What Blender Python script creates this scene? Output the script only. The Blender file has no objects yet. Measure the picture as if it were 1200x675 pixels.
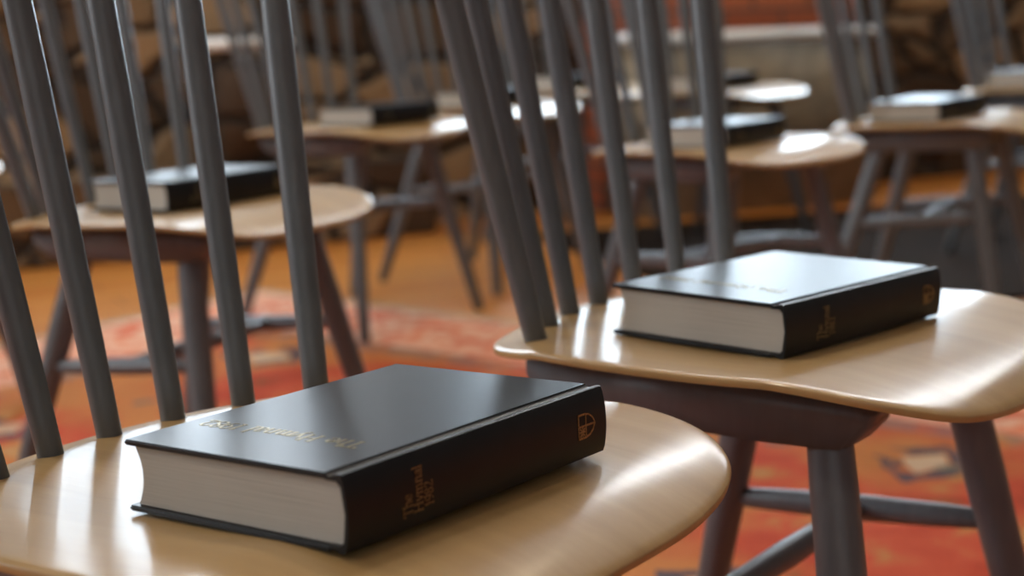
import bpy, bmesh, math, random
from mathutils import Vector, Matrix
random.seed(7)
COL = bpy.context.scene.collection
R = math.radians

# ------------------------------------------------------------------ materials
def new_mat(name):
    m = bpy.data.materials.new(name); m.use_nodes = True
    nt = m.node_tree; b = nt.nodes['Principled BSDF']
    return m, nt, b
def node(nt, kind, **kw):
    n = nt.nodes.new(kind)
    for k, v in kw.items():
        if k in n.inputs: n.inputs[k].default_value = v
        else: setattr(n, k, v)
    return n
def coords(nt, scale=(1, 1, 1), rot=(0, 0, 0), loc=(0, 0, 0)):
    tc = node(nt, 'ShaderNodeTexCoord'); mp = node(nt, 'ShaderNodeMapping')
    mp.inputs['Scale'].default_value = scale; mp.inputs['Rotation'].default_value = rot
    mp.inputs['Location'].default_value = loc
    nt.links.new(tc.outputs['Object'], mp.inputs['Vector'])
    return mp.outputs['Vector']
def noise(nt, vec, scale=5, detail=4, rough=.55):
    n = node(nt, 'ShaderNodeTexNoise'); nt.links.new(vec, n.inputs['Vector'])
    n.inputs['Scale'].default_value = scale; n.inputs['Detail'].default_value = detail
    n.inputs['Roughness'].default_value = rough
    return n.outputs['Fac']
def ramp(nt, fac, stops, interp='LINEAR'):
    r = node(nt, 'ShaderNodeValToRGB'); r.color_ramp.interpolation = interp
    el = r.color_ramp.elements
    while len(el) < len(stops): el.new(.5)
    for e, (p, c) in zip(el, stops): e.position = p; e.color = (*c, 1)
    nt.links.new(fac, r.inputs['Fac']); return r.outputs['Color']
def mix(nt, fac, a, b, mode='MIX'):
    m = node(nt, 'ShaderNodeMix', data_type='RGBA', blend_type=mode)
    for s, v in ((m.inputs[0], fac), (m.inputs[6], a), (m.inputs[7], b)):
        if hasattr(v, 'links'): nt.links.new(v, s)
        elif isinstance(v, (int, float)): s.default_value = v
        else: s.default_value = (*v, 1)
    return m.outputs[2]
def math_n(nt, op, a, b=None, c=None):
    m = node(nt, 'ShaderNodeMath', operation=op)
    for i, v in enumerate((a, b, c)):
        if v is None: continue
        if hasattr(v, 'links'): nt.links.new(v, m.inputs[i])
        else: m.inputs[i].default_value = v
    return m.outputs[0]
def bump(nt, b, h, strength=.2, dist=.002):
    bn = node(nt, 'ShaderNodeBump'); bn.inputs['Strength'].default_value = strength
    bn.inputs['Distance'].default_value = dist
    nt.links.new(h, bn.inputs['Height']); nt.links.new(bn.outputs['Normal'], b.inputs['Normal'])

def mat_oak():
    m, nt, b = new_mat('pale_lacquered_oak')
    v = coords(nt, (14, 1.2, 8)); n1 = noise(nt, v, 3.0, 6, .6)
    v2 = coords(nt, (90, 4, 40)); n2 = noise(nt, v2, 4, 3, .6)
    c = ramp(nt, n1, [(.3, (.41, .255, .100)), (.55, (.475, .305, .125)), (.75, (.52, .35, .15))])
    c = mix(nt, math_n(nt, 'MULTIPLY', n2, .22), c, (.33, .19, .085))
    nt.links.new(c, b.inputs['Base Color'])
    b.inputs['Roughness'].default_value = .5; b.inputs['Specular IOR Level'].default_value = .3
    b.inputs['Coat Weight'].default_value = .6; b.inputs['Coat Roughness'].default_value = .17
    bump(nt, b, n2, .05, .0006)
    return m
def mat_paint(name, col, rough=.42):
    m, nt, b = new_mat(name)
    n = noise(nt, coords(nt, (30, 30, 6)), 4, 3)
    c = ramp(nt, n, [(.3, tuple(x*.9 for x in col)), (.7, tuple(x*1.08 for x in col))])
    nt.links.new(c, b.inputs['Base Color']); b.inputs['Roughness'].default_value = rough
    n2 = noise(nt, coords(nt, (120, 120, 8)), 6, 2); bump(nt, b, n2, .06, .0005)
    return m
def mat_bookcloth(name, col):
    m, nt, b = new_mat(name)
    n = noise(nt, coords(nt), 1400, 2, .7)
    n1 = noise(nt, coords(nt), 60, 4, .6)
    c = ramp(nt, n1, [(.3, tuple(x*.8 for x in col)), (.7, tuple(x*1.25 for x in col))])
    nt.links.new(c, b.inputs['Base Color'])
    b.inputs['Roughness'].default_value = .33
    b.inputs['Specular IOR Level'].default_value = .30
    bump(nt, b, n, .14, .0004)
    return m
def mat_pages():
    m, nt, b = new_mat('page_edges')
    n = noise(nt, coords(nt, (6, 6, 1400)), 1.4, 3, .7)
    n2 = noise(nt, coords(nt, (1, 1, 1)), 22, 3, .6)
    c = ramp(nt, n, [(.3, (.42, .39, .345)), (.7, (.58, .545, .49))])
    c = mix(nt, math_n(nt, 'MULTIPLY', n2, .3), c, (.32, .285, .24))
    nt.links.new(c, b.inputs['Base Color']); b.inputs['Roughness'].default_value = .7
    bump(nt, b, n, .3, .0006)
    return m
def mat_gilt():
    m, nt, b = new_mat('gilt_foil')
    n = noise(nt, coords(nt), 900, 2)
    c = ramp(nt, n, [(.35, (.24, .185, .09)), (.65, (.44, .36, .20))])
    nt.links.new(c, b.inputs['Base Color'])
    b.inputs['Metallic'].default_value = .9; b.inputs['Roughness'].default_value = .36
    return m
def mat_wood_floor():
    m, nt, b = new_mat('orange_pine_boards')
    v = coords(nt, rot=(0, 0, R(-28)))
    br = node(nt, 'ShaderNodeTexBrick'); nt.links.new(v, br.inputs['Vector'])
    br.inputs['Scale'].default_value = 1; br.inputs['Brick Width'].default_value = 1.9
    br.inputs['Row Height'].default_value = .125; br.inputs['Mortar Size'].default_value = .0025
    br.inputs['Color1'].default_value = (.60, .20, .030, 1); br.inputs['Color2'].default_value = (.70, .29, .055, 1)
    br.inputs['Mortar'].default_value = (.07, .025, .008, 1)
    g = noise(nt, coords(nt, (1.2, 22, 1), (0, 0, R(-28))), 3, 5)
    c = mix(nt, math_n(nt, 'MULTIPLY', g, .5), br.outputs['Color'], (.20, .06, .014))
    nt.links.new(c, b.inputs['Base Color']); b.inputs['Roughness'].default_value = .38
    return m
def mat_rug():
    m, nt, b = new_mat('red_oriental_wool')
    tc = node(nt, 'ShaderNodeTexCoord'); P = tc.outputs['Object']
    # soft hand-woven wobble
    wob = node(nt, 'ShaderNodeTexNoise'); nt.links.new(P, wob.inputs['Vector']); wob.inputs['Scale'].default_value = 9
    wv = node(nt, 'ShaderNodeVectorMath', operation='MULTIPLY_ADD')
    nt.links.new(wob.outputs['Color'], wv.inputs[0]); wv.inputs[1].default_value = (.10, .10, 0); nt.links.new(P, wv.inputs[2])
    V = wv.outputs[0]
    n1 = noise(nt, V, 7, 5, .6)
    field = ramp(nt, n1, [(.30, (.22, .085, .03)), (.38, (.42, .050, .020)), (.54, (.52, .085, .036)), (.62, (.46, .19, .06)), (.72, (.50, .30, .13))])
    n3 = noise(nt, coords(nt, (1, 1, 1), loc=(3, 8, 0)), 2.2, 3)
    field = mix(nt, ramp(nt, n3, [(.45, (0, 0, 0)), (.62, (.75, .75, .75))]), field, (.50, .22, .06))
    # lozenge rings on a grid
    sx = node(nt, 'ShaderNodeSeparateXYZ'); nt.links.new(V, sx.inputs[0])
    def cell(o, s, ph):
        a = math_n(nt, 'ADD', math_n(nt, 'DIVIDE', o, s), ph)
        return math_n(nt, 'ABSOLUTE', math_n(nt, 'SUBTRACT', math_n(nt, 'FRACT', a), .5))
    def motif(s, px, py, r0, r1, ax=1.0):
        cx = cell(sx.outputs[0], s, px); cy = cell(sx.outputs[1], s*1.35, py)
        d = math_n(nt, 'ADD', math_n(nt, 'MULTIPLY', cx, ax), math_n(nt, 'MULTIPLY', cy, 1.35))
        return math_n(nt, 'MULTIPLY', math_n(nt, 'GREATER_THAN', d, r0), math_n(nt, 'LESS_THAN', d, r1))
    navy = (.055, .06, .085); cream = (.60, .47, .33)
    field = mix(nt, math_n(nt, 'MULTIPLY', motif(.46, .12, .55, 0, .10), .8), field, cream)
    brk = ramp(nt, noise(nt, P, 16, 3), [(.40, (0, 0, 0)), (.5, (.9, .9, .9))])
    field = mix(nt, math_n(nt, 'MULTIPLY', motif(.46, .12, .55, .12, .225), brk), field, navy)
    field = mix(nt, math_n(nt, 'MULTIPLY', motif(.27, .4, .2, 0, .09), brk), field, (.13, .12, .10))
    # border bands measured from the edge (object half sizes 2.0 x 1.5)
    so = node(nt, 'ShaderNodeSeparateXYZ'); nt.links.new(P, so.inputs[0])
    ex = math_n(nt, 'SUBTRACT', RUG_HX, math_n(nt, 'ABSOLUTE', so.outputs[0]))
    ey = math_n(nt, 'SUBTRACT', RUG_HY, math_n(nt, 'ABSOLUTE', so.outputs[1]))
    e = math_n(nt, 'ADD', math_n(nt, 'MINIMUM', ex, ey), math_n(nt, 'MULTIPLY', n1, .02))
    def band(a, b_): return math_n(nt, 'MULTIPLY', math_n(nt, 'GREATER_THAN', e, a), math_n(nt, 'LESS_THAN', e, b_))
    bn = ramp(nt, noise(nt, V, 14, 3), [(.38, (.62, .12, .05)), (.5, (.75, .46, .32)), (.62, (.70, .22, .11))])
    c = mix(nt, band(-1, .34), field, bn)
    c = mix(nt, math_n(nt, 'MULTIPLY', band(.34, .40), math_n(nt, 'MULTIPLY', brk, .6)), c, (.16, .15, .16))
    c = mix(nt, band(-1, .05), c, (.50, .36, .25))
    nt.links.new(c, b.inputs['Base Color']); b.inputs['Roughness'].default_value = .85
    b.inputs['Specular IOR Level'].default_value = .15; b.inputs['Sheen Weight'].default_value = .0; b.inputs['Sheen Roughness'].default_value = .4
    bump(nt, b, noise(nt, P, 500, 2), .5, .003)
    return m
def mat_rubble():
    m, nt, b = new_mat('brown_rubble_stone')
    v = coords(nt, (1, 1, 1.7))
    w = node(nt, 'ShaderNodeTexNoise'); nt.links.new(v, w.inputs['Vector']); w.inputs['Scale'].default_value = 3
    wv = node(nt, 'ShaderNodeVectorMath', operation='MULTIPLY_ADD')
    nt.links.new(w.outputs['Color'], wv.inputs[0]); wv.inputs[1].default_value = (.18, .18, .18); nt.links.new(v, wv.inputs[2])
    d = node(nt, 'ShaderNodeTexVoronoi', feature='DISTANCE_TO_EDGE'); nt.links.new(wv.outputs[0], d.inputs['Vector']); d.inputs['Scale'].default_value = 4.2
    f = node(nt, 'ShaderNodeTexVoronoi'); nt.links.new(wv.outputs[0], f.inputs['Vector']); f.inputs['Scale'].default_value = 4.2
    sep = node(nt, 'ShaderNodeSeparateColor'); nt.links.new(f.outputs['Color'], sep.inputs[0])
    c = ramp(nt, sep.outputs[0], [(0, (.05, .024, .010)), (.3, (.13, .075, .035)), (.55, (.26, .165, .085)), (.8, (.46, .29, .15)), (1, (.34, .26, .17))])
    c = mix(nt, math_n(nt, 'MULTIPLY', noise(nt, v, 12, 4), .5), c, (.05, .03, .016))
    c = mix(nt, ramp(nt, d.outputs['Distance'], [(.02, (1, 1, 1)), (.07, (0, 0, 0))]), c, (.018, .011, .007))
    nt.links.new(c, b.inputs['Base Color']); b.inputs['Roughness'].default_value = .85
    bump(nt, b, ramp(nt, d.outputs['Distance'], [(0, (0, 0, 0)), (.12, (1, 1, 1))]), 1, .04)
    return m
def mat_brick():
    m, nt, b = new_mat('dark_red_brick')
    br = node(nt, 'ShaderNodeTexBrick')
    tc = node(nt, 'ShaderNodeTexCoord'); sp = node(nt, 'ShaderNodeSeparateXYZ'); nt.links.new(tc.outputs['Object'], sp.inputs[0])
    cb = node(nt, 'ShaderNodeCombineXYZ'); nt.links.new(sp.outputs[0], cb.inputs[0]); nt.links.new(sp.outputs[2], cb.inputs[1])
    nt.links.new(cb.outputs[0], br.inputs['Vector']); br.inputs['Scale'].default_value = 1
    br.inputs['Brick Width'].default_value = .21; br.inputs['Row Height'].default_value = .07; br.inputs['Mortar Size'].default_value = .006
    br.inputs['Color1'].default_value = (.34, .085, .035, 1); br.inputs['Color2'].default_value = (.46, .13, .055, 1)
    br.inputs['Mortar'].default_value = (.10, .07, .055, 1)
    nt.links.new(br.outputs['Color'], b.inputs['Base Color']); b.inputs['Roughness'].default_value = .8
    bump(nt, b, br.outputs['Fac'], -.6, .005)
    return m
def mat_plain(name, col, rough=.6, var=.12, scale=5):
    m, nt, b = new_mat(name)
    n = noise(nt, coords(nt), scale, 4)
    c = ramp(nt, n, [(.3, tuple(x*(1-var) for x in col)), (.7, tuple(min(1, x*(1+var)) for x in col))])
    nt.links.new(c, b.inputs['Base Color']); b.inputs['Roughness'].default_value = rough
    return m
def mat_emit(name, col, s):
    m, nt, b = new_mat(name)
    b.inputs['Base Color'].default_value = (.8, .85, .9, 1)
    b.inputs['Emission Color'].default_value = (*col, 1); b.inputs['Emission Strength'].default_value = s
    return m

RUG_HX, RUG_HY = 2.3, 1.7
WIN_C = 5.0
OAK = mat_oak()
GREY = mat_paint('slate_grey_paint', (.116, .127, .137), .40)
CLOTH = mat_bookcloth('black_book_cloth', (.0085, .0095, .0115))
PAGES = mat_pages(); GILT = mat_gilt()

# ------------------------------------------------------------------ mesh helpers
def link(name, bm, mat, parent=None, smooth=True, crease=None):
    me = bpy.data.meshes.new(name)
    bmesh.ops.recalc_face_normals(bm, faces=bm.faces)
    if crease:
        for e in bm.edges:
            if e.is_manifold and e.calc_face_angle(0) > R(crease): e.smooth = False
    bm.to_mesh(me); bm.free()
    if mat: me.materials.append(mat)
    if smooth:
        for p in me.polygons: p.use_smooth = True
    o = bpy.data.objects.new(name, me); COL.objects.link(o)
    if parent: o.parent = parent
    return o
def tag(o, label, cat, group=None):
    o['label'] = label; o['category'] = cat
    if group: o['group'] = group
    return o
def structure(o): o['kind'] = 'structure'; return o
def tube(bm, pts, rad, seg=16, squash=None):
    """a swept round bar through pts with a radius per point, ends rounded off"""
    pts = [Vector(p) for p in pts]; n = len(pts)
    if not hasattr(rad, '__len__'): rad = [rad]*n
    rings = []
    up0 = None
    for i, p in enumerate(pts):
        t = (pts[min(i+1, n-1)] - pts[max(i-1, 0)]).normalized()
        if up0 is None:
            a = Vector((0, 0, 1)) if abs(t.z) < .9 else Vector((0, 1, 0))
            up0 = (a - t*a.dot(t)).normalized()
        else: up0 = (up0 - t*up0.dot(t)).normalized()
        s = t.cross(up0)
        rings.append((p, t, up0.copy(), s))
    allr = []
    def ring(p, u, s, r):
        return [bm.verts.new(p + (u*math.cos(2*math.pi*k/seg) + s*math.sin(2*math.pi*k/seg))*r) for k in range(seg)]
    p, t, u, s = rings[0]; e = min(.003, rad[0]*.3)
    allr.append(ring(p, u, s, rad[0]-e)); allr.append(ring(p+t*e, u, s, rad[0]))
    for i in range(1, n-1): p, t, u, s = rings[i]; allr.append(ring(p, u, s, rad[i]))
    p, t, u, s = rings[-1]; e = min(.003, rad[-1]*.3)
    allr.append(ring(p-t*e, u, s, rad[-1])); allr.append(ring(p, u, s, rad[-1]-e))
    for a, b in zip(allr, allr[1:]):
        for k in range(seg): bm.faces.new((a[k], a[(k+1) % seg], b[(k+1) % seg], b[k]))
    bm.faces.new(allr[0][::-1]); bm.faces.new(allr[-1])
def box(bm, x0, x1, y0, y1, z0, z1, bev=0, M=None):
    r = bmesh.ops.create_cube(bm, size=1)
    vs = r['verts']
    for v in vs:
        v.co = Vector(((x0+x1)/2 + v.co.x*(x1-x0), (y0+y1)/2 + v.co.y*(y1-y0), (z0+z1)/2 + v.co.z*(z1-z0)))
        if M: v.co = M @ v.co
    if bev:
        es = list({e for v in vs for e in v.link_edges})
        bmesh.ops.bevel(bm, geom=es, offset=bev, segments=2, affect='EDGES')
def catmull(C, m=8, closed=True):
    out = []; n = len(C)
    for i in range(n):
        a, b, c, d = C[i-1], C[i], C[(i+1) % n], C[(i+2) % n]
        for k in range(m):
            t = k/m
            out.append(tuple(.5*((2*b[j]) + (c[j]-a[j])*t + (2*a[j]-5*b[j]+4*c[j]-d[j])*t*t + (3*b[j]-a[j]-3*c[j]+d[j])*t**3) for j in (0, 1)))
    return out

# ------------------------------------------------------------------ the spindle-back chair
HALF = [(0, -.210), (.08, -.208), (.14, -.196), (.176, -.170), (.196, -.128), (.204, -.06), (.205, .02), (.198, .09), (.183, .14), (.156, .172), (.10, .190), (0, .203)]
OUT = catmull(HALF + [(-x, y) for x, y in HALF[-2:0:-1]], 6)
def arc_y(x): return .176 - 1.77*x*x                       # line the spindles stand on
def seat_top(x, y, edge):
    """edge = 0 at the rim .. 1 in the middle"""
    z = 0.0
    if y < -.085: t = (-.072 - y)/.138; z -= .018*max(t, 0)**1.9 + .010*max(t, 0)**5
    z += .0012*math.exp(-((y+.09)/.035)**2)
    r2 = (x/.17)**2 + ((y-.0)/.16)**2
    if r2 < 1: z -= .0035*(1-r2)**1.2                      # shallow dish
    b = y - (arc_y(x) - .006)
    if b > 0 : z -= .16*b*min(1, b/.012)                   # ledge behind the spindles
    if edge < .035: z -= .0012*(1-edge/.035)**2
    return z
def seat_mesh():
    bm = bmesh.new(); NR = 34; rings = []
    # radii biased towards the rim
    rho = [1-(1-i/NR)**1.5 if False else (i/NR)**.75 for i in range(1, NR+1)]; rho = rho[:-1] + [.990, .996, 1.0]
    c0 = bm.verts.new((0, 0, seat_top(0, 0, 1)))
    for r in rho:
        rings.append([bm.verts.new((x*r, y*r, seat_top(x*r, y*r, (1-r)*2))) for x, y in OUT])
    n = len(OUT)
    for k in range(n): bm.faces.new((c0, rings[0][k], rings[0][(k+1) % n]))
    def bridge(a, b):
        for k in range(n): bm.faces.new((a[k], b[k], b[(k+1) % n], a[(k+1) % n]))
    for a, b in zip(rings, rings[1:]): bridge(a, b)
    def low(scale, dz):
        return [bm.verts.new((x*scale, y*scale, seat_top(x, y, 0) + dz)) for x, y in OUT]
    l1 = low(1.003, -.0012); l2 = low(.998, -.0048)
    l3 = [bm.verts.new((x*.78, y*.78, -.0128 - (.003 if y < -.15 else 0))) for x, y in OUT]
    l4 = [bm.verts.new((x*.5, y*.5, -.020)) for x, y in OUT]
    bridge(rings[-1], l1); bridge(l1, l2); bridge(l2, l3); bridge(l3, l4)
    bm.faces.new(l4)
    for L in (rings[-1], l2):
        for k in range(n): bm.edges.get((L[k], L[(k+1) % n])).smooth = False
    return bm

SPX = [-.153, -.103, -.051, 0, .051, .103, .153]
SP_LEAN, SP_FAN, SP_H = .18, .93, .435
def make_chair(tx, ty, z0):
    """tx, ty: slope of the seat along the chair's own x and y; z0: height of the seat surface"""
    root = bpy.data.objects.new('spindle_back_chair', None); COL.objects.link(root)
    X = Vector((math.sqrt(1-tx*tx), 0, tx)); Y = Vector((0, math.sqrt(1-ty*ty), ty)); N = X.cross(Y).normalized()
    O = Vector((0, 0, z0))
    def P(x, y, z): return O + X*x + Y*y + N*z
    M = Matrix(((X.x, Y.x, N.x, O.x), (X.y, Y.y, N.y, O.y), (X.z, Y.z, N.z, O.z), (0, 0, 0, 1)))
    bm = seat_mesh(); bm.transform(M); link('seat', bm, OAK, root)['label'] = 'pale oak seat with rolled front edge'
    # runners under the seat that hold the legs
    for s in (-1, 1):
        bm = bmesh.new()
        prof = [(-.134, -.026), (-.134, -.036), (-.116, -.056), (-.05, -.058), (.08, -.056), (.120, -.054), (.150, -.034), (.150, -.0145), (-.10, -.0150), (-.125, -.019)]
        a = [bm.verts.new((s*.124-.0235, y, z)) for y, z in prof]; b = [bm.verts.new((s*.124+.0235, y, z)) for y, z in prof]
        bm.faces.new(a); bm.faces.new(b[::-1])
        for k in range(len(prof)): bm.faces.new((a[k], b[k], b[(k+1) % len(prof)], a[(k+1) % len(prof)]))
        bmesh.ops.recalc_face_normals(bm, faces=bm.faces)
        bmesh.ops.bevel(bm, geom=list(bm.edges), offset=.003, segments=2, affect='EDGES')
        bm.transform(M); link('seat_runner', bm, GREY, root)
    # legs
    feet = {}
    for sx in (-1, 1):
        for fr in (1, 0):
            x0, y0, sp, sq = (.123, -.095, .19, -.20) if fr else (.120, .088, .175, .275)
            top = P(sx*x0, y0, -.046); h = top.z
            foot = Vector((top.x + sx*sp*h, top.y + sq*h, 0.0))
            bm = bmesh.new()
            pts = [top.lerp(foot, t) for t in (0, .03, .1, .25, .5, .75, 1)]
            tube(bm, pts, [.0158, .0164, .0172, .0176, .0162, .0142, .0120], 20)
            for v in bm.verts: v.co.z = max(v.co.z, 0.0)
            link('leg', bm, GREY, root)
            feet[(sx, fr)] = (top, foot)
    # side stretchers and the one across
    mids = []
    for sx in (-1, 1):
        a = feet[(sx, 1)]; b = feet[(sx, 0)]
        pa = a[0].lerp(a[1], .355); pb = b[0].lerp(b[1], .405)
        bm = bmesh.new(); tube(bm, [pa.lerp(pb, t) for t in (0, .2, .5, .8, 1)], [.0085, .0105, .0120, .0105, .0085], 14)
        link('side_stretcher', bm, GREY, root); mids.append(pa.lerp(pb, .48))
    bm = bmesh.new(); tube(bm, [mids[0].lerp(mids[1], t) for t in (0, .2, .5, .8, 1)], [.0085, .0105, .0120, .0105, .0085], 14)
    link('cross_stretcher', bm, GREY, root)
    # spindles
    tops = []
    for i, x in enumerate(SPX):
        y = arc_y(x)
        def S(h): return P(x + SP_FAN*x*h, y + SP_LEAN*h, h)
        bm = bmesh.new(); r = .0092 if i in (0, 6) else .0084
        tube(bm, [S(h) for h in (-.006, .02, .10, .22, .34, SP_H+.012)], [r*.98, r*1.0, r*1.09, r*1.15, r*1.08, r*.86], 16)
        link('spindle', bm, GREY, root); tops.append(S(SP_H))
    # bent crest rail
    bm = bmesh.new(); n = 28; secs = []
    for k in range(n+1):
        u = -1 + 2*k/n; x = u*.235
        xb = x/(1+SP_FAN*SP_H); y = .176 - 1.77*xb*xb + SP_LEAN*SP_H
        w = .030*(1 - .35*abs(u)**4); c = .0105
        lean = Vector((0, SP_LEAN, 1)).normalized()
        q = P(x, y, SP_H + .012); nrm = (Vector((2*1.77*xb*.7, 1, -SP_LEAN))).normalized()
        ring = []
        for j in range(12):
            t = 2*math.pi*j/12
            cx, cz = math.cos(t), math.sin(t)
            ring.append(bm.verts.new(q + nrm*(c*math.copysign(abs(cx)**.6, cx)) + lean*(w*.8*math.copysign(abs(cz)**.6, cz))))
        secs.append(ring)
    for a, b in zip(secs, secs[1:]):
        for j in range(12): bm.faces.new((a[j], a[(j+1) % 12], b[(j+1) % 12], b[j]))
    bm.faces.new(secs[0]); bm.faces.new(secs[-1][::-1])
    link('crest_rail', bm, GREY, root)
    return root
def copy_tree(o, parent=None):
    c = o.copy(); COL.objects.link(c)
    if parent: c.parent = parent
    for ch in list(o.children): copy_tree(ch, c)
    return c

# ------------------------------------------------------------------ the book
BW, BL, BT = .1567, .216, .0388
GLYPH = {
 'T': (.60, [[(.02, .69), (.58, .69)], [(.30, .69), (.30, 0)], [(.20, .01), (.40, .01)], [(.04, .70), (.04, .58)], [(.56, .70), (.56, .58)]]),
 'h': (.48, [[(.10, .74), (.10, 0)], [(.10, .34), (.18, .44), (.28, .47), (.36, .41), (.38, .30), (.38, 0)], [(.03, .01), (.17, .01)], [(.31, .01), (.45, .01)]]),
 'e': (.44, [[(.06, .26), (.38, .26), (.36, .38), (.27, .47), (.16, .46), (.07, .36), (.05, .22), (.10, .08), (.20, .01), (.30, .01), (.38, .09)]]),
 'H': (.70, [[(.12, .70), (.12, 0)], [(.56, .70), (.56, 0)], [(.12, .37), (.56, .37)], [(.04, .69), (.21, .69)], [(.04, .01), (.21, .01)], [(.47, .69), (.64, .69)], [(.47, .01), (.64, .01)]]),
 'y': (.46, [[(.06, .47), (.23, .04)], [(.42, .47), (.23, .04), (.15, -.14), (.05, -.18)], [(.01, .46), (.13, .46)], [(.35, .46), (.47, .46)]]),
 'm': (.76, [[(.10, .47), (.10, 0)], [(.10, .34), (.18, .44), (.28, .46), (.35, .38), (.36, 0)], [(.36, .34), (.44, .44), (.54, .46), (.61, .38), (.62, 0)], [(.03, .01), (.17, .01)], [(.29, .01), (.43, .01)], [(.55, .01), (.69, .01)]]),
 'n': (.48, [[(.10, .47), (.10, 0)], [(.10, .34), (.18, .44), (.28, .47), (.36, .41), (.38, .30), (.38, 0)], [(.03, .01), (.17, .01)], [(.31, .01), (.45, .01)]]),
 'a': (.44, [[(.08, .38), (.15, .46), (.26, .47), (.33, .40), (.33, .06), (.40, .01)], [(.33, .28), (.20, .27), (.09, .20), (.07, .10), (.13, .01), (.24, .02), (.33, .12)]]),
 'l': (.24, [[(.11, .74), (.11, 0)], [(.03, .01), (.19, .01)], [(.04, .72), (.11, .74)]]),
 '1': (.36, [[(.08, .58), (.20, .70), (.20, 0)], [(.10, .01), (.30, .01)]]),
 '9': (.46, [[(.40, .48), (.35, .64), (.22, .70), (.09, .64), (.05, .48), (.10, .34), (.22, .28), (.34, .34), (.40, .48), (.37, .24), (.27, .08), (.12, .0)]]),
 '8': (.46, [[(.22, .38), (.10, .46), (.08, .57), (.14, .67), (.22, .70), (.31, .67), (.36, .57), (.34, .46), (.22, .38), (.10, .30), (.05, .18), (.10, .05), (.22, 0), (.34, .05), (.39, .18), (.34, .30), (.22, .38)]]),
 '2': (.46, [[(.06, .52), (.10, .65), (.22, .70), (.34, .64), (.36, .50), (.26, .28), (.05, .03), (.41, .03), (.42, .12)]]),
 ' ': (.30, [])}
def strokes_mesh(bm, polys, M, thick=.00018, wmax=.085, wmin=.036):
    """broad-pen strokes as thin raised foil"""
    nib = Vector((math.cos(R(25)), math.sin(R(25))))
    for pl in polys:
        for (x0, y0), (x1, y1) in zip(pl, pl[1:]):
            d = Vector((x1-x0, y1-y0)); L = d.length; d /= L
            w = max(wmin, abs(d.x*nib.y - d.y*nib.x)*wmax)/2
            n = Vector((-d.y, d.x))*w; a = Vector((x0, y0)) - d*w*.5; b = Vector((x1, y1)) + d*w*.5
            lo = []; hi = []
            for p in (a-n, b-n, b+n, a+n):
                lo.append(bm.verts.new(M @ Vector((p.x, p.y, -thick)))); hi.append(bm.verts.new(M @ Vector((p.x, p.y, thick))))
            bm.faces.new(hi); bm.faces.new(lo[::-1])
            for k in range(4): bm.faces.new((lo[k], lo[(k+1) % 4], hi[(k+1) % 4], hi[k]))
def text_mesh(bm, s, origin, right, up, em, xs=1.0):
    nrm = right.cross(up); x = 0
    for ch in s:
        adv, pl = GLYPH[ch]
        M = Matrix.Translation(origin + right*(x*em*xs)) @ Matrix(((right.x*em*xs, up.x*em, nrm.x, 0), (right.y*em*xs, up.y*em, nrm.y, 0), (right.z*em*xs, up.z*em, nrm.z, 0), (0, 0, 0, 1)))
        strokes_mesh(bm, pl, M); x += adv
def extrude_profile(bm, prof, u0, u1, bev=0):
    """prof: (v, h) polygon swept along local x (the spine) from u0 to u1"""
    a = [bm.verts.new((u0, v, h)) for v, h in prof]; b = [bm.verts.new((u1, v, h)) for v, h in prof]
    bm.faces.new(a); bm.faces.new(b[::-1])
    for k in range(len(prof)): bm.faces.new((a[k], b[k], b[(k+1) % len(prof)], a[(k+1) % len(prof)]))
    bmesh.ops.recalc_face_normals(bm, faces=bm.faces)
    if bev:
        es = [e for e in bm.edges if e.is_manifold and e.calc_face_angle(0) > R(40)]
        bmesh.ops.bevel(bm, geom=es, offset=bev, segments=3, affect='EDGES')
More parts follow.
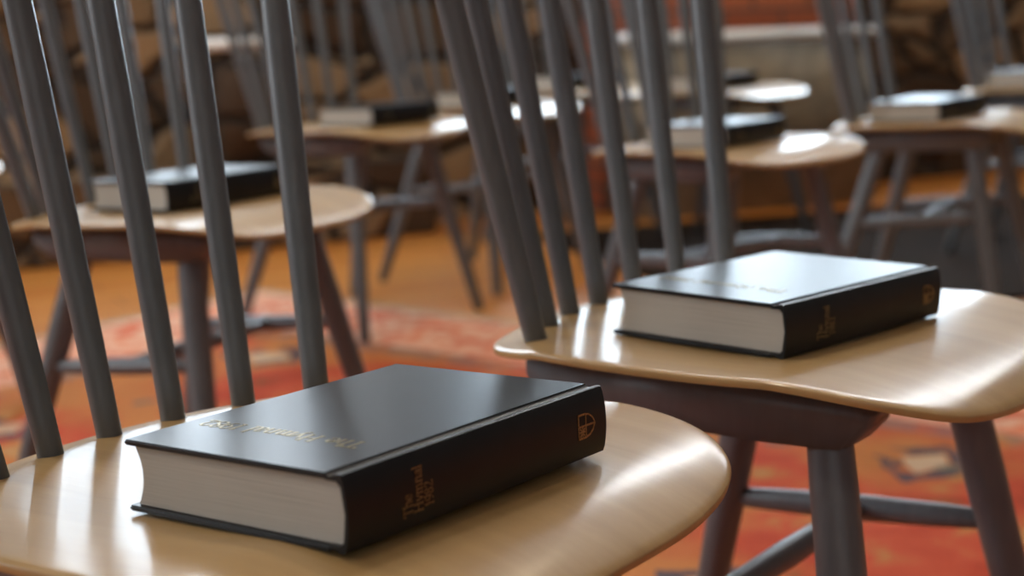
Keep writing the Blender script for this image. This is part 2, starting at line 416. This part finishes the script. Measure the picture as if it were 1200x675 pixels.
def make_book():
    root = bpy.data.objects.new('hymnal', None); COL.objects.link(root)
    T, W, L = BT, BW, BL
    # page block with a hollow fore-edge
    n = 12; prof = []
    for k in range(n+1):
        t = k/n; h = .0034 + (T-.0068)*t
        prof.append((W-.0045 - .0050*(1-(2*t-1)**2), h))
    for k in range(n+1):
        t = 1-k/n; h = .0034 + (T-.0068)*t
        prof.append((.0015 - .0025*(1-(2*t-1)**2), h))
    bm = bmesh.new(); extrude_profile(bm, prof, .0035, L-.0035)
    link('page_block', bm, PAGES, root, smooth=False)['label'] = 'off-white page edges'
    # boards
    for nm, h0, h1 in (('front_cover', T-.0031, T), ('back_cover', 0, .0031)):
        bm = bmesh.new(); extrude_profile(bm, [(.0094, h0), (W, h0), (W, h1), (.0094, h1)], 0, L, .0009)
        f = link(nm, bm, CLOTH, root, smooth=False)
        if nm == 'front_cover':
            g = bmesh.new()
            text_mesh(g, 'The Hymnal 1982', Vector((.0530, .029, T+.00005)), Vector((0, 1, 0)), Vector((-1, 0, 0)), .0170, .99)
            link('cover_lettering', g, GILT, f, smooth=False)['label'] = 'gilt title on the front cover'
    # spine with french joints
    out = [(.0102, T-.0020), (.0096, T-.0008), (.0088, T-.0015), (.0078, T-.0018), (.0062, T-.0013), (.0044, T-.0006), (.0026, T-.0001), (.0010, T), (.0000, T-.0004)]
    bulge = [(-.0030*math.sin(math.pi*t)**.7 - .0002, T-.0006-(T-.0012)*t) for t in [i/14 for i in range(1, 14)]]
    outer = out + bulge + [(v, T-h) for v, h in out[::-1]]
    inner = [(.0102, .0036), (.0028, .0036), (.0004, .0060), (-.0014, T/2), (.0004, T-.0060), (.0028, T-.0036), (.0102, T-.0036)]
    bm = bmesh.new(); extrude_profile(bm, outer + inner, .0006, L-.0006)
    sp = link('spine', bm, CLOTH, root, crease=32)
    g = bmesh.new(); rt, up = Vector((0, 0, 1)), Vector((-1, 0, 0)); y = -.0031
    text_mesh(g, 'The', Vector((.0460, y, .0075)), rt, up, .0094, .80)
    text_mesh(g, 'Hymnal', Vector((.0540, y-.0001, .0080)), rt, up, .0094, .82)
    text_mesh(g, '1982', Vector((.0620, y, .0090)), rt, up, .0090, .84)
    link('spine_lettering', g, GILT, sp, smooth=False)['label'] = 'gilt title stacked on the spine'
    # shield with a cross
    g = bmesh.new()
    M = Matrix.Translation(Vector((.1880, y-.0002, .0200))) @ Matrix(((0, -1, 0, 0), (0, 0, -1, 0), (1, 0, 0, 0), (0, 0, 0, 1))) @ Matrix.Diagonal((.0160, .0155, 1, 1))
    sh = [(-.42, 0), (.42, 0), (.42, -.42), (.36, -.68), (.22, -.88), (0, -1.02), (-.22, -.88), (-.36, -.68), (-.42, -.42), (-.42, 0)]
    strokes_mesh(g, [sh, [(0, 0), (0, -1.0)], [(-.42, -.45), (.42, -.45)], [(-.35, -.10), (-.08, -.36)], [(-.08, -.10), (-.35, -.36)], [(-.21, -.08), (-.21, -.38)], [(-.36, -.23), (-.06, -.23)]], M, wmax=.075, wmin=.055)
    link('spine_shield', g, GILT, sp, smooth=False)['label'] = 'gilt shield with a cross'
    return root

# ------------------------------------------------------------------ place chairs and books
CH_G = 'spindle-back chairs standing in rows'
BK_G = 'hymnals lying on the chair seats'
protos = {}
def chair_proto(kind):
    a = {'one': (-.012, -.0400, .4331), 'two': (-.0143, -.0077, .4376), 'far': (0, -.040, .4335)}[kind]
    return make_chair(*a), a
# name: kind, x, y, yaw deg, label, book (local x of spine head, y, angle) and label
CHAIRS = [
 ('one', -.1172, .8921, 55.1, 'nearest spindle-back chair at bottom left, carrying the biggest book', (-.1254, -.1305, -.0503), 'large black hymnal nearest the camera, gilt shield visible on its spine'),
 ('two', .2160, 1.2381, 53.7, 'spindle-back chair right of the nearest one, its runner and front leg in full view', (-.1319, -.0633, -.1398), 'black hymnal with pale sheen on the second nearest chair, at centre right'),
 ('far', -.429, 2.133, 61, 'blurred chair at left seen through the nearest spindles, dark legs over the rug', (-.101, -.045, R(-9.7)), 'blurred black hymnal at left seen between the nearest grey spindles'),
 ('far', -.332, 3.481, 54, 'blurred chair left of centre with a white-lit front edge', (-.108, -.14, R(-1.9)), 'thin looking dark hymnal on the chair left of centre at the top'),
 ('far', .381, 2.821, 40, 'blurred chair right of centre behind the second book, seat glaring white', (-.125, -.117, R(13.5)), 'blurred hymnal right of centre on the glaring white seat'),
 ('far', .880, 3.252, 61, 'blurred chair at upper right whose seat runs out of the frame', (-.142, -.033, R(-11.6)), 'blurred hymnal at upper right with tan page edges and blue-white cover'),
 ('far', .585, 4.42, 50, 'small far chair above the glaring white seat, with a bright oval seat', (-.125, -.08, 0.05), 'far blue-lit hymnal directly above the glaring white seat'),
 ('far', -.06, 3.98, 54, 'far chair with pale grey spindles just right of the chair left of centre', (-.12, -.10, .04), 'far hymnal seen between the dark spindles at top centre'),
 ('far', .19, 4.60, 52, 'farthest chair at top centre, mostly hidden by nearer spindles', (-.12, -.08, -.04), 'farthest hymnal at top centre, only glimpsed between spindles'),
 ('far', 1.42, 4.22, 57, 'far chair at the right edge behind the upper right chair', (-.12, -.03, 0), 'far hymnal at the right edge with its page edges towards the camera'),
 ('far', -1.12, 2.72, 54, 'chair at the far left edge, only a corner of its seat in view', None, None),
]
far_proto = None; book_proto = make_book(); first_book = True
for kind, x, y, yaw, lab, bk, blab in CHAIRS:
    if kind == 'far':
        if far_proto is None: far_proto, prm = chair_proto('far'); ch = far_proto
        else: ch = copy_tree(far_proto)
        prm = (0, -.040, .4335)
    else: ch, prm = chair_proto(kind)
    ch.location = (x, y, RUGZ if False else 0); ch.rotation_euler = (0, 0, R(yaw)); tag(ch, lab, 'chair', CH_G)
    if bk:
        b = book_proto if first_book else copy_tree(book_proto); first_book = False
        tx, ty, z0 = prm
        X = Vector((math.sqrt(1-tx*tx), 0, tx)); Y = Vector((0, math.sqrt(1-ty*ty), ty)); N = X.cross(Y).normalized(); Y = N.cross(X)
        M = Matrix(((X.x, Y.x, N.x, 0), (X.y, Y.y, N.y, 0), (X.z, Y.z, N.z, z0), (0, 0, 0, 1)))
        Mb = Matrix.Translation((x, y, 0)) @ Matrix.Rotation(R(yaw), 4, 'Z') @ M @ Matrix.Translation((bk[0], bk[1], .0004)) @ Matrix.Rotation(bk[2], 4, 'Z')
        b.matrix_world = Mb; tag(b, blab, 'book', BK_G)

# ------------------------------------------------------------------ the room
def rot_mesh(bm, a, loc): bm.transform(Matrix.Translation(loc) @ Matrix.Rotation(a, 4, 'Z'))
bm = bmesh.new(); box(bm, -6, 8, -4, 9, -.06, -.010); structure(link('floor', bm, mat_wood_floor(), smooth=False))
# rug
A = R(-37); d1 = Vector((math.cos(A), math.sin(A))); d2 = Vector((d1.y, -d1.x))      # d2 points back toward the camera
cor = Vector((-.635, 3.89)); cen = cor + d1*RUG_HX + d2*RUG_HY
bm = bmesh.new()
box(bm, -RUG_HX, RUG_HX, -RUG_HY, RUG_HY, 0, .010, .003)
bmesh.ops.subdivide_edges(bm, edges=list(bm.edges), cuts=1)
rug = link('rug', bm, mat_rug(), smooth=False); rug.location = (cen.x, cen.y, -.010); rug.rotation_euler = (0, 0, A)
tag(rug, 'red patterned oriental rug under the chairs on the wooden floor', 'rug')

DARK_BROWN = mat_plain('dark_brown_matte', (.020, .011, .006), .95, .3, 20); DARK_BROWN.node_tree.nodes['Principled BSDF'].inputs['Specular IOR Level'].default_value = .1
bm = bmesh.new(); box(bm, 0, 2.8, 0, 1.45, 0, .009, .002)  # flat dark brown sheet lying over the boards
dark_sheet = link('dark_floor_sheet', bm, DARK_BROWN, smooth=False)
dark_sheet.location = (.56, 3.33, -.010); dark_sheet.rotation_euler = (0, 0, R(20))
tag(dark_sheet, 'flat dark brown sheet on the floor under the upper right chairs', 'rug')

WA = R(24.5); WO = Vector((-.31, 5.08, 0))                     # the stone wall's own frame
STONE = mat_rubble()
FRAME = mat_plain('white_window_paint', (.6, .6, .58), .5)
# x0, x1, z0, z1, mullions, sash height where trees give way to sky (or None), strengths
WINS = [(-1.30, -.45, .95, 2.7, 1, 2.05, 6.5, 18.0), (.25, 2.6, .88, 1.50, 3, None, 14.9, 14.9), (.15, 4.6, 2.86, 3.12, 5, None, 44.0, 44.0)]
def wall_back():
    bm = bmesh.new()
    def solid(x0, x1, z0, z1): box(bm, x0, x1, 0, .3, z0, z1)
    solid(-4.5, -1.30, -.01, 3.8); solid(-1.30, -.45, -.01, .95); solid(-1.30, -.45, 2.7, 3.8)
    solid(-.45, .15, -.01, 3.8); solid(.15, .25, -.01, 2.86); solid(.25, 2.6, -.01, .88); solid(.25, 2.6, 1.50, 2.86)
    solid(.15, 4.6, 3.12, 3.8); solid(2.6, 4.6, -.01, 2.86); solid(4.6, 6.5, -.01, 3.8)
    box(bm, -4.2, -.02, -.26, .02, -.01, .22, .01)
    rot_mesh(bm, WA, WO)
    structure(link('wall_back', bm, STONE, smooth=False))
wall_back()
for k, (x0, x1, z0, z1, nmul, zs, e0, e1) in enumerate(WINS):
    bm = bmesh.new(); w = .04
    box(bm, x0, x1, .08, .16, z0, z0+w, .004); box(bm, x0, x1, .08, .16, z1-w, z1, .004)
    box(bm, x0, x0+w, .08, .16, z0+w, z1-w, .004); box(bm, x1-w, x1, .08, .16, z0+w, z1-w, .004)
    for j in range(1, nmul+1):
        xm = x0 + (x1-x0)*j/(nmul+1); box(bm, xm-.015, xm+.015, .09, .15, z0+w, z1-w, .003)
    rot_mesh(bm, WA, WO); fr = structure(link('window_%d' % (k+1), bm, FRAME, smooth=False))
    spans = [('pane', z0+w, z1-w, e0)] if zs is None else [('lower_pane', z0+w, zs, e0), ('upper_pane', zs, z1-w, e1)]
    for nm, a, b, e in spans:
        bm = bmesh.new(); box(bm, x0+w, x1-w, .17, .18, a, b); rot_mesh(bm, WA, WO)
        link(nm, bm, mat_emit('daylit_pane', (.70, .86, 1.0) if e < 15 else (.90, .95, 1.0), e), fr, smooth=False)
PLASTER = mat_plain('warm_plaster', (.20, .19, .175), .8)
for nm, a in (('wall_left', (-4.3, -4.2, -4, 9)), ('wall_right', (6.2, 6.3, -4, 9)), ('wall_front', (-4.3, 6.3, -3.6, -3.5))):
    bm = bmesh.new(); box(bm, *a, -.01, 3.8); structure(link(nm, bm, PLASTER, smooth=False))
bm = bmesh.new(); box(bm, -6, 8, -4, 9, 3.8, 3.9); structure(link('ceiling', bm, mat_plain('ceiling_paint', (.5, .46, .4), .8), smooth=False))
# left wall window (daylight from the side)
bm = bmesh.new(); box(bm, -4.2, -4.12, .6, .66, 1.0, 3.2, .004); box(bm, -4.2, -4.12, 2.94, 3.0, 1.0, 3.2, .004); box(bm, -4.2, -4.12, .66, 2.94, 1.0, 1.06, .004); box(bm, -4.2, -4.12, .66, 2.94, 3.14, 3.2, .004); box(bm, -4.19, -4.13, 1.77, 1.83, 1.06, 3.14, .004)
fr = structure(link('window_4', bm, FRAME, smooth=False))
bm = bmesh.new(); box(bm, -4.195, -4.18, .66, 2.94, 1.06, 3.14); link('pane', bm, mat_emit('side_daylit_pane', (.85, .93, 1.0), WIN_C), fr, smooth=False)
# unseen window added behind the camera as a dim cool fill
bm = bmesh.new(); box(bm, -1.8, 2.2, -3.5, -3.44, 1.0, 1.05); box(bm, -1.8, 2.2, -3.5, -3.44, 2.75, 2.8); box(bm, -1.8, -1.75, -3.5, -3.44, 1.05, 2.75); box(bm, 2.15, 2.2, -3.5, -3.44, 1.05, 2.75); box(bm, .17, .23, -3.5, -3.45, 1.05, 2.75)
fr = structure(link('window_5', bm, FRAME, smooth=False))
bm = bmesh.new(); box(bm, -1.75, 2.15, -3.495, -3.48, 1.05, 2.75); link('pane', bm, mat_emit('front_fill_pane', (.85, .93, 1.0), .4), fr, smooth=False)
# brick breast and raised hearth
bm = bmesh.new(); box(bm, .62, 1.62, -.12, -.005, -.01, .94); rot_mesh(bm, WA, WO)
br = structure(link('chimney_breast', bm, mat_brick(), smooth=False)); br.name = 'wall_chimney'
HEARTH = mat_plain('tan_hearth_stone', (.27, .215, .145), .8, .3, 9); SLAB = mat_plain('white_stone_slab', (.85, .84, .81), .45)
def hearth(x0, x1, z, lab, base, dep=.40, foot=-.01):
    r = bpy.data.objects.new('hearth', None); COL.objects.link(r)
    M = Matrix.Translation(WO) @ Matrix.Rotation(WA, 4, 'Z')
    r.matrix_world = M
    bm = bmesh.new(); box(bm, x0+.02, x1-.02, -dep, -.125, foot, z-.035, .006); link('base', bm, base, r)
    bm = bmesh.new(); box(bm, x0, x1, -dep-.02, -.122, z-.035, z, .008); link('slab', bm, SLAB, r)
    tag(r, lab, 'ledge')
hearth(.62, 1.50, .57, 'long raised stone ledge with white slab below the dark red brick', HEARTH)
hearth(-.74, -.44, .60, 'short stone ledge with white slab against the brown rubble wall at left', STONE, .20, .2205)

# ceiling lamps; all but the one over the left chairs are added fill
LAMPM = mat_emit('lamp_glow', (1, .85, .66), 75)
def lamp(x, y, lab):
    r = bpy.data.objects.new('ceiling_or_fill_lamp', None); COL.objects.link(r); r.location = (x, y, 3.8)
    bm = bmesh.new(); bmesh.ops.create_cone(bm, cap_ends=True, segments=40, radius1=.17, radius2=.15, depth=.05); bm.transform(Matrix.Translation((0, 0, -.025)))
    link('housing', bm, FRAME, r)
    bm = bmesh.new(); bmesh.ops.create_cone(bm, cap_ends=True, segments=40, radius1=.12, radius2=.14, depth=.02); bm.transform(Matrix.Translation((0, 0, -.06)))
    link('diffuser', bm, LAMPM, r)
    tag(r, lab, 'lamp')
lamp(-1.6, 1.6, 'round ceiling lamp above the left chairs')
lamp(-1.5, -.8, 'round fill lamp added behind the camera at left')  # unseen, added to light the page edges and spindle fronts
lamp(-.1, 2.55, 'round fill lamp added above the middle chairs')  # unseen, added to brighten the camera side of the far chairs
lamp(1.5, 4.3, 'round fill lamp added above the far right chairs')  # unseen, added to light the rug and seat tops from behind

# ------------------------------------------------------------------ camera
H = .44 + .2568; pitch, roll = .181, -.0259
cp, sp = math.cos(pitch), math.sin(pitch)
f = Vector((0, cp, -sp)); r0 = Vector((1, 0, 0)); u0 = Vector((0, sp, cp))
r = r0*math.cos(roll) + u0*math.sin(roll); u = -r0*math.sin(roll) + u0*math.cos(roll)
cam = bpy.data.cameras.new('camera'); co = bpy.data.objects.new('camera', cam); COL.objects.link(co)
co.matrix_world = Matrix(((r.x, u.x, -f.x, 0), (r.y, u.y, -f.y, 0), (r.z, u.z, -f.z, H), (0, 0, 0, 1)))
cam.sensor_width = 36; cam.lens = 1867/1200*36; cam.clip_start = .02
cam.dof.use_dof = True; cam.dof.focus_distance = .93; cam.dof.aperture_fstop = 5.6
S = bpy.context.scene; S.camera = co
w = bpy.data.worlds.new('world'); S.world = w; w.use_nodes = True
w.node_tree.nodes['Background'].inputs[0].default_value = (.6, .7, .85, 1); w.node_tree.nodes['Background'].inputs[1].default_value = .3
S.view_settings.view_transform = 'Standard'; S.view_settings.look = 'None'
S.view_settings.exposure = .44; S.view_settings.gamma = 1; S.view_settings.use_curve_mapping = False
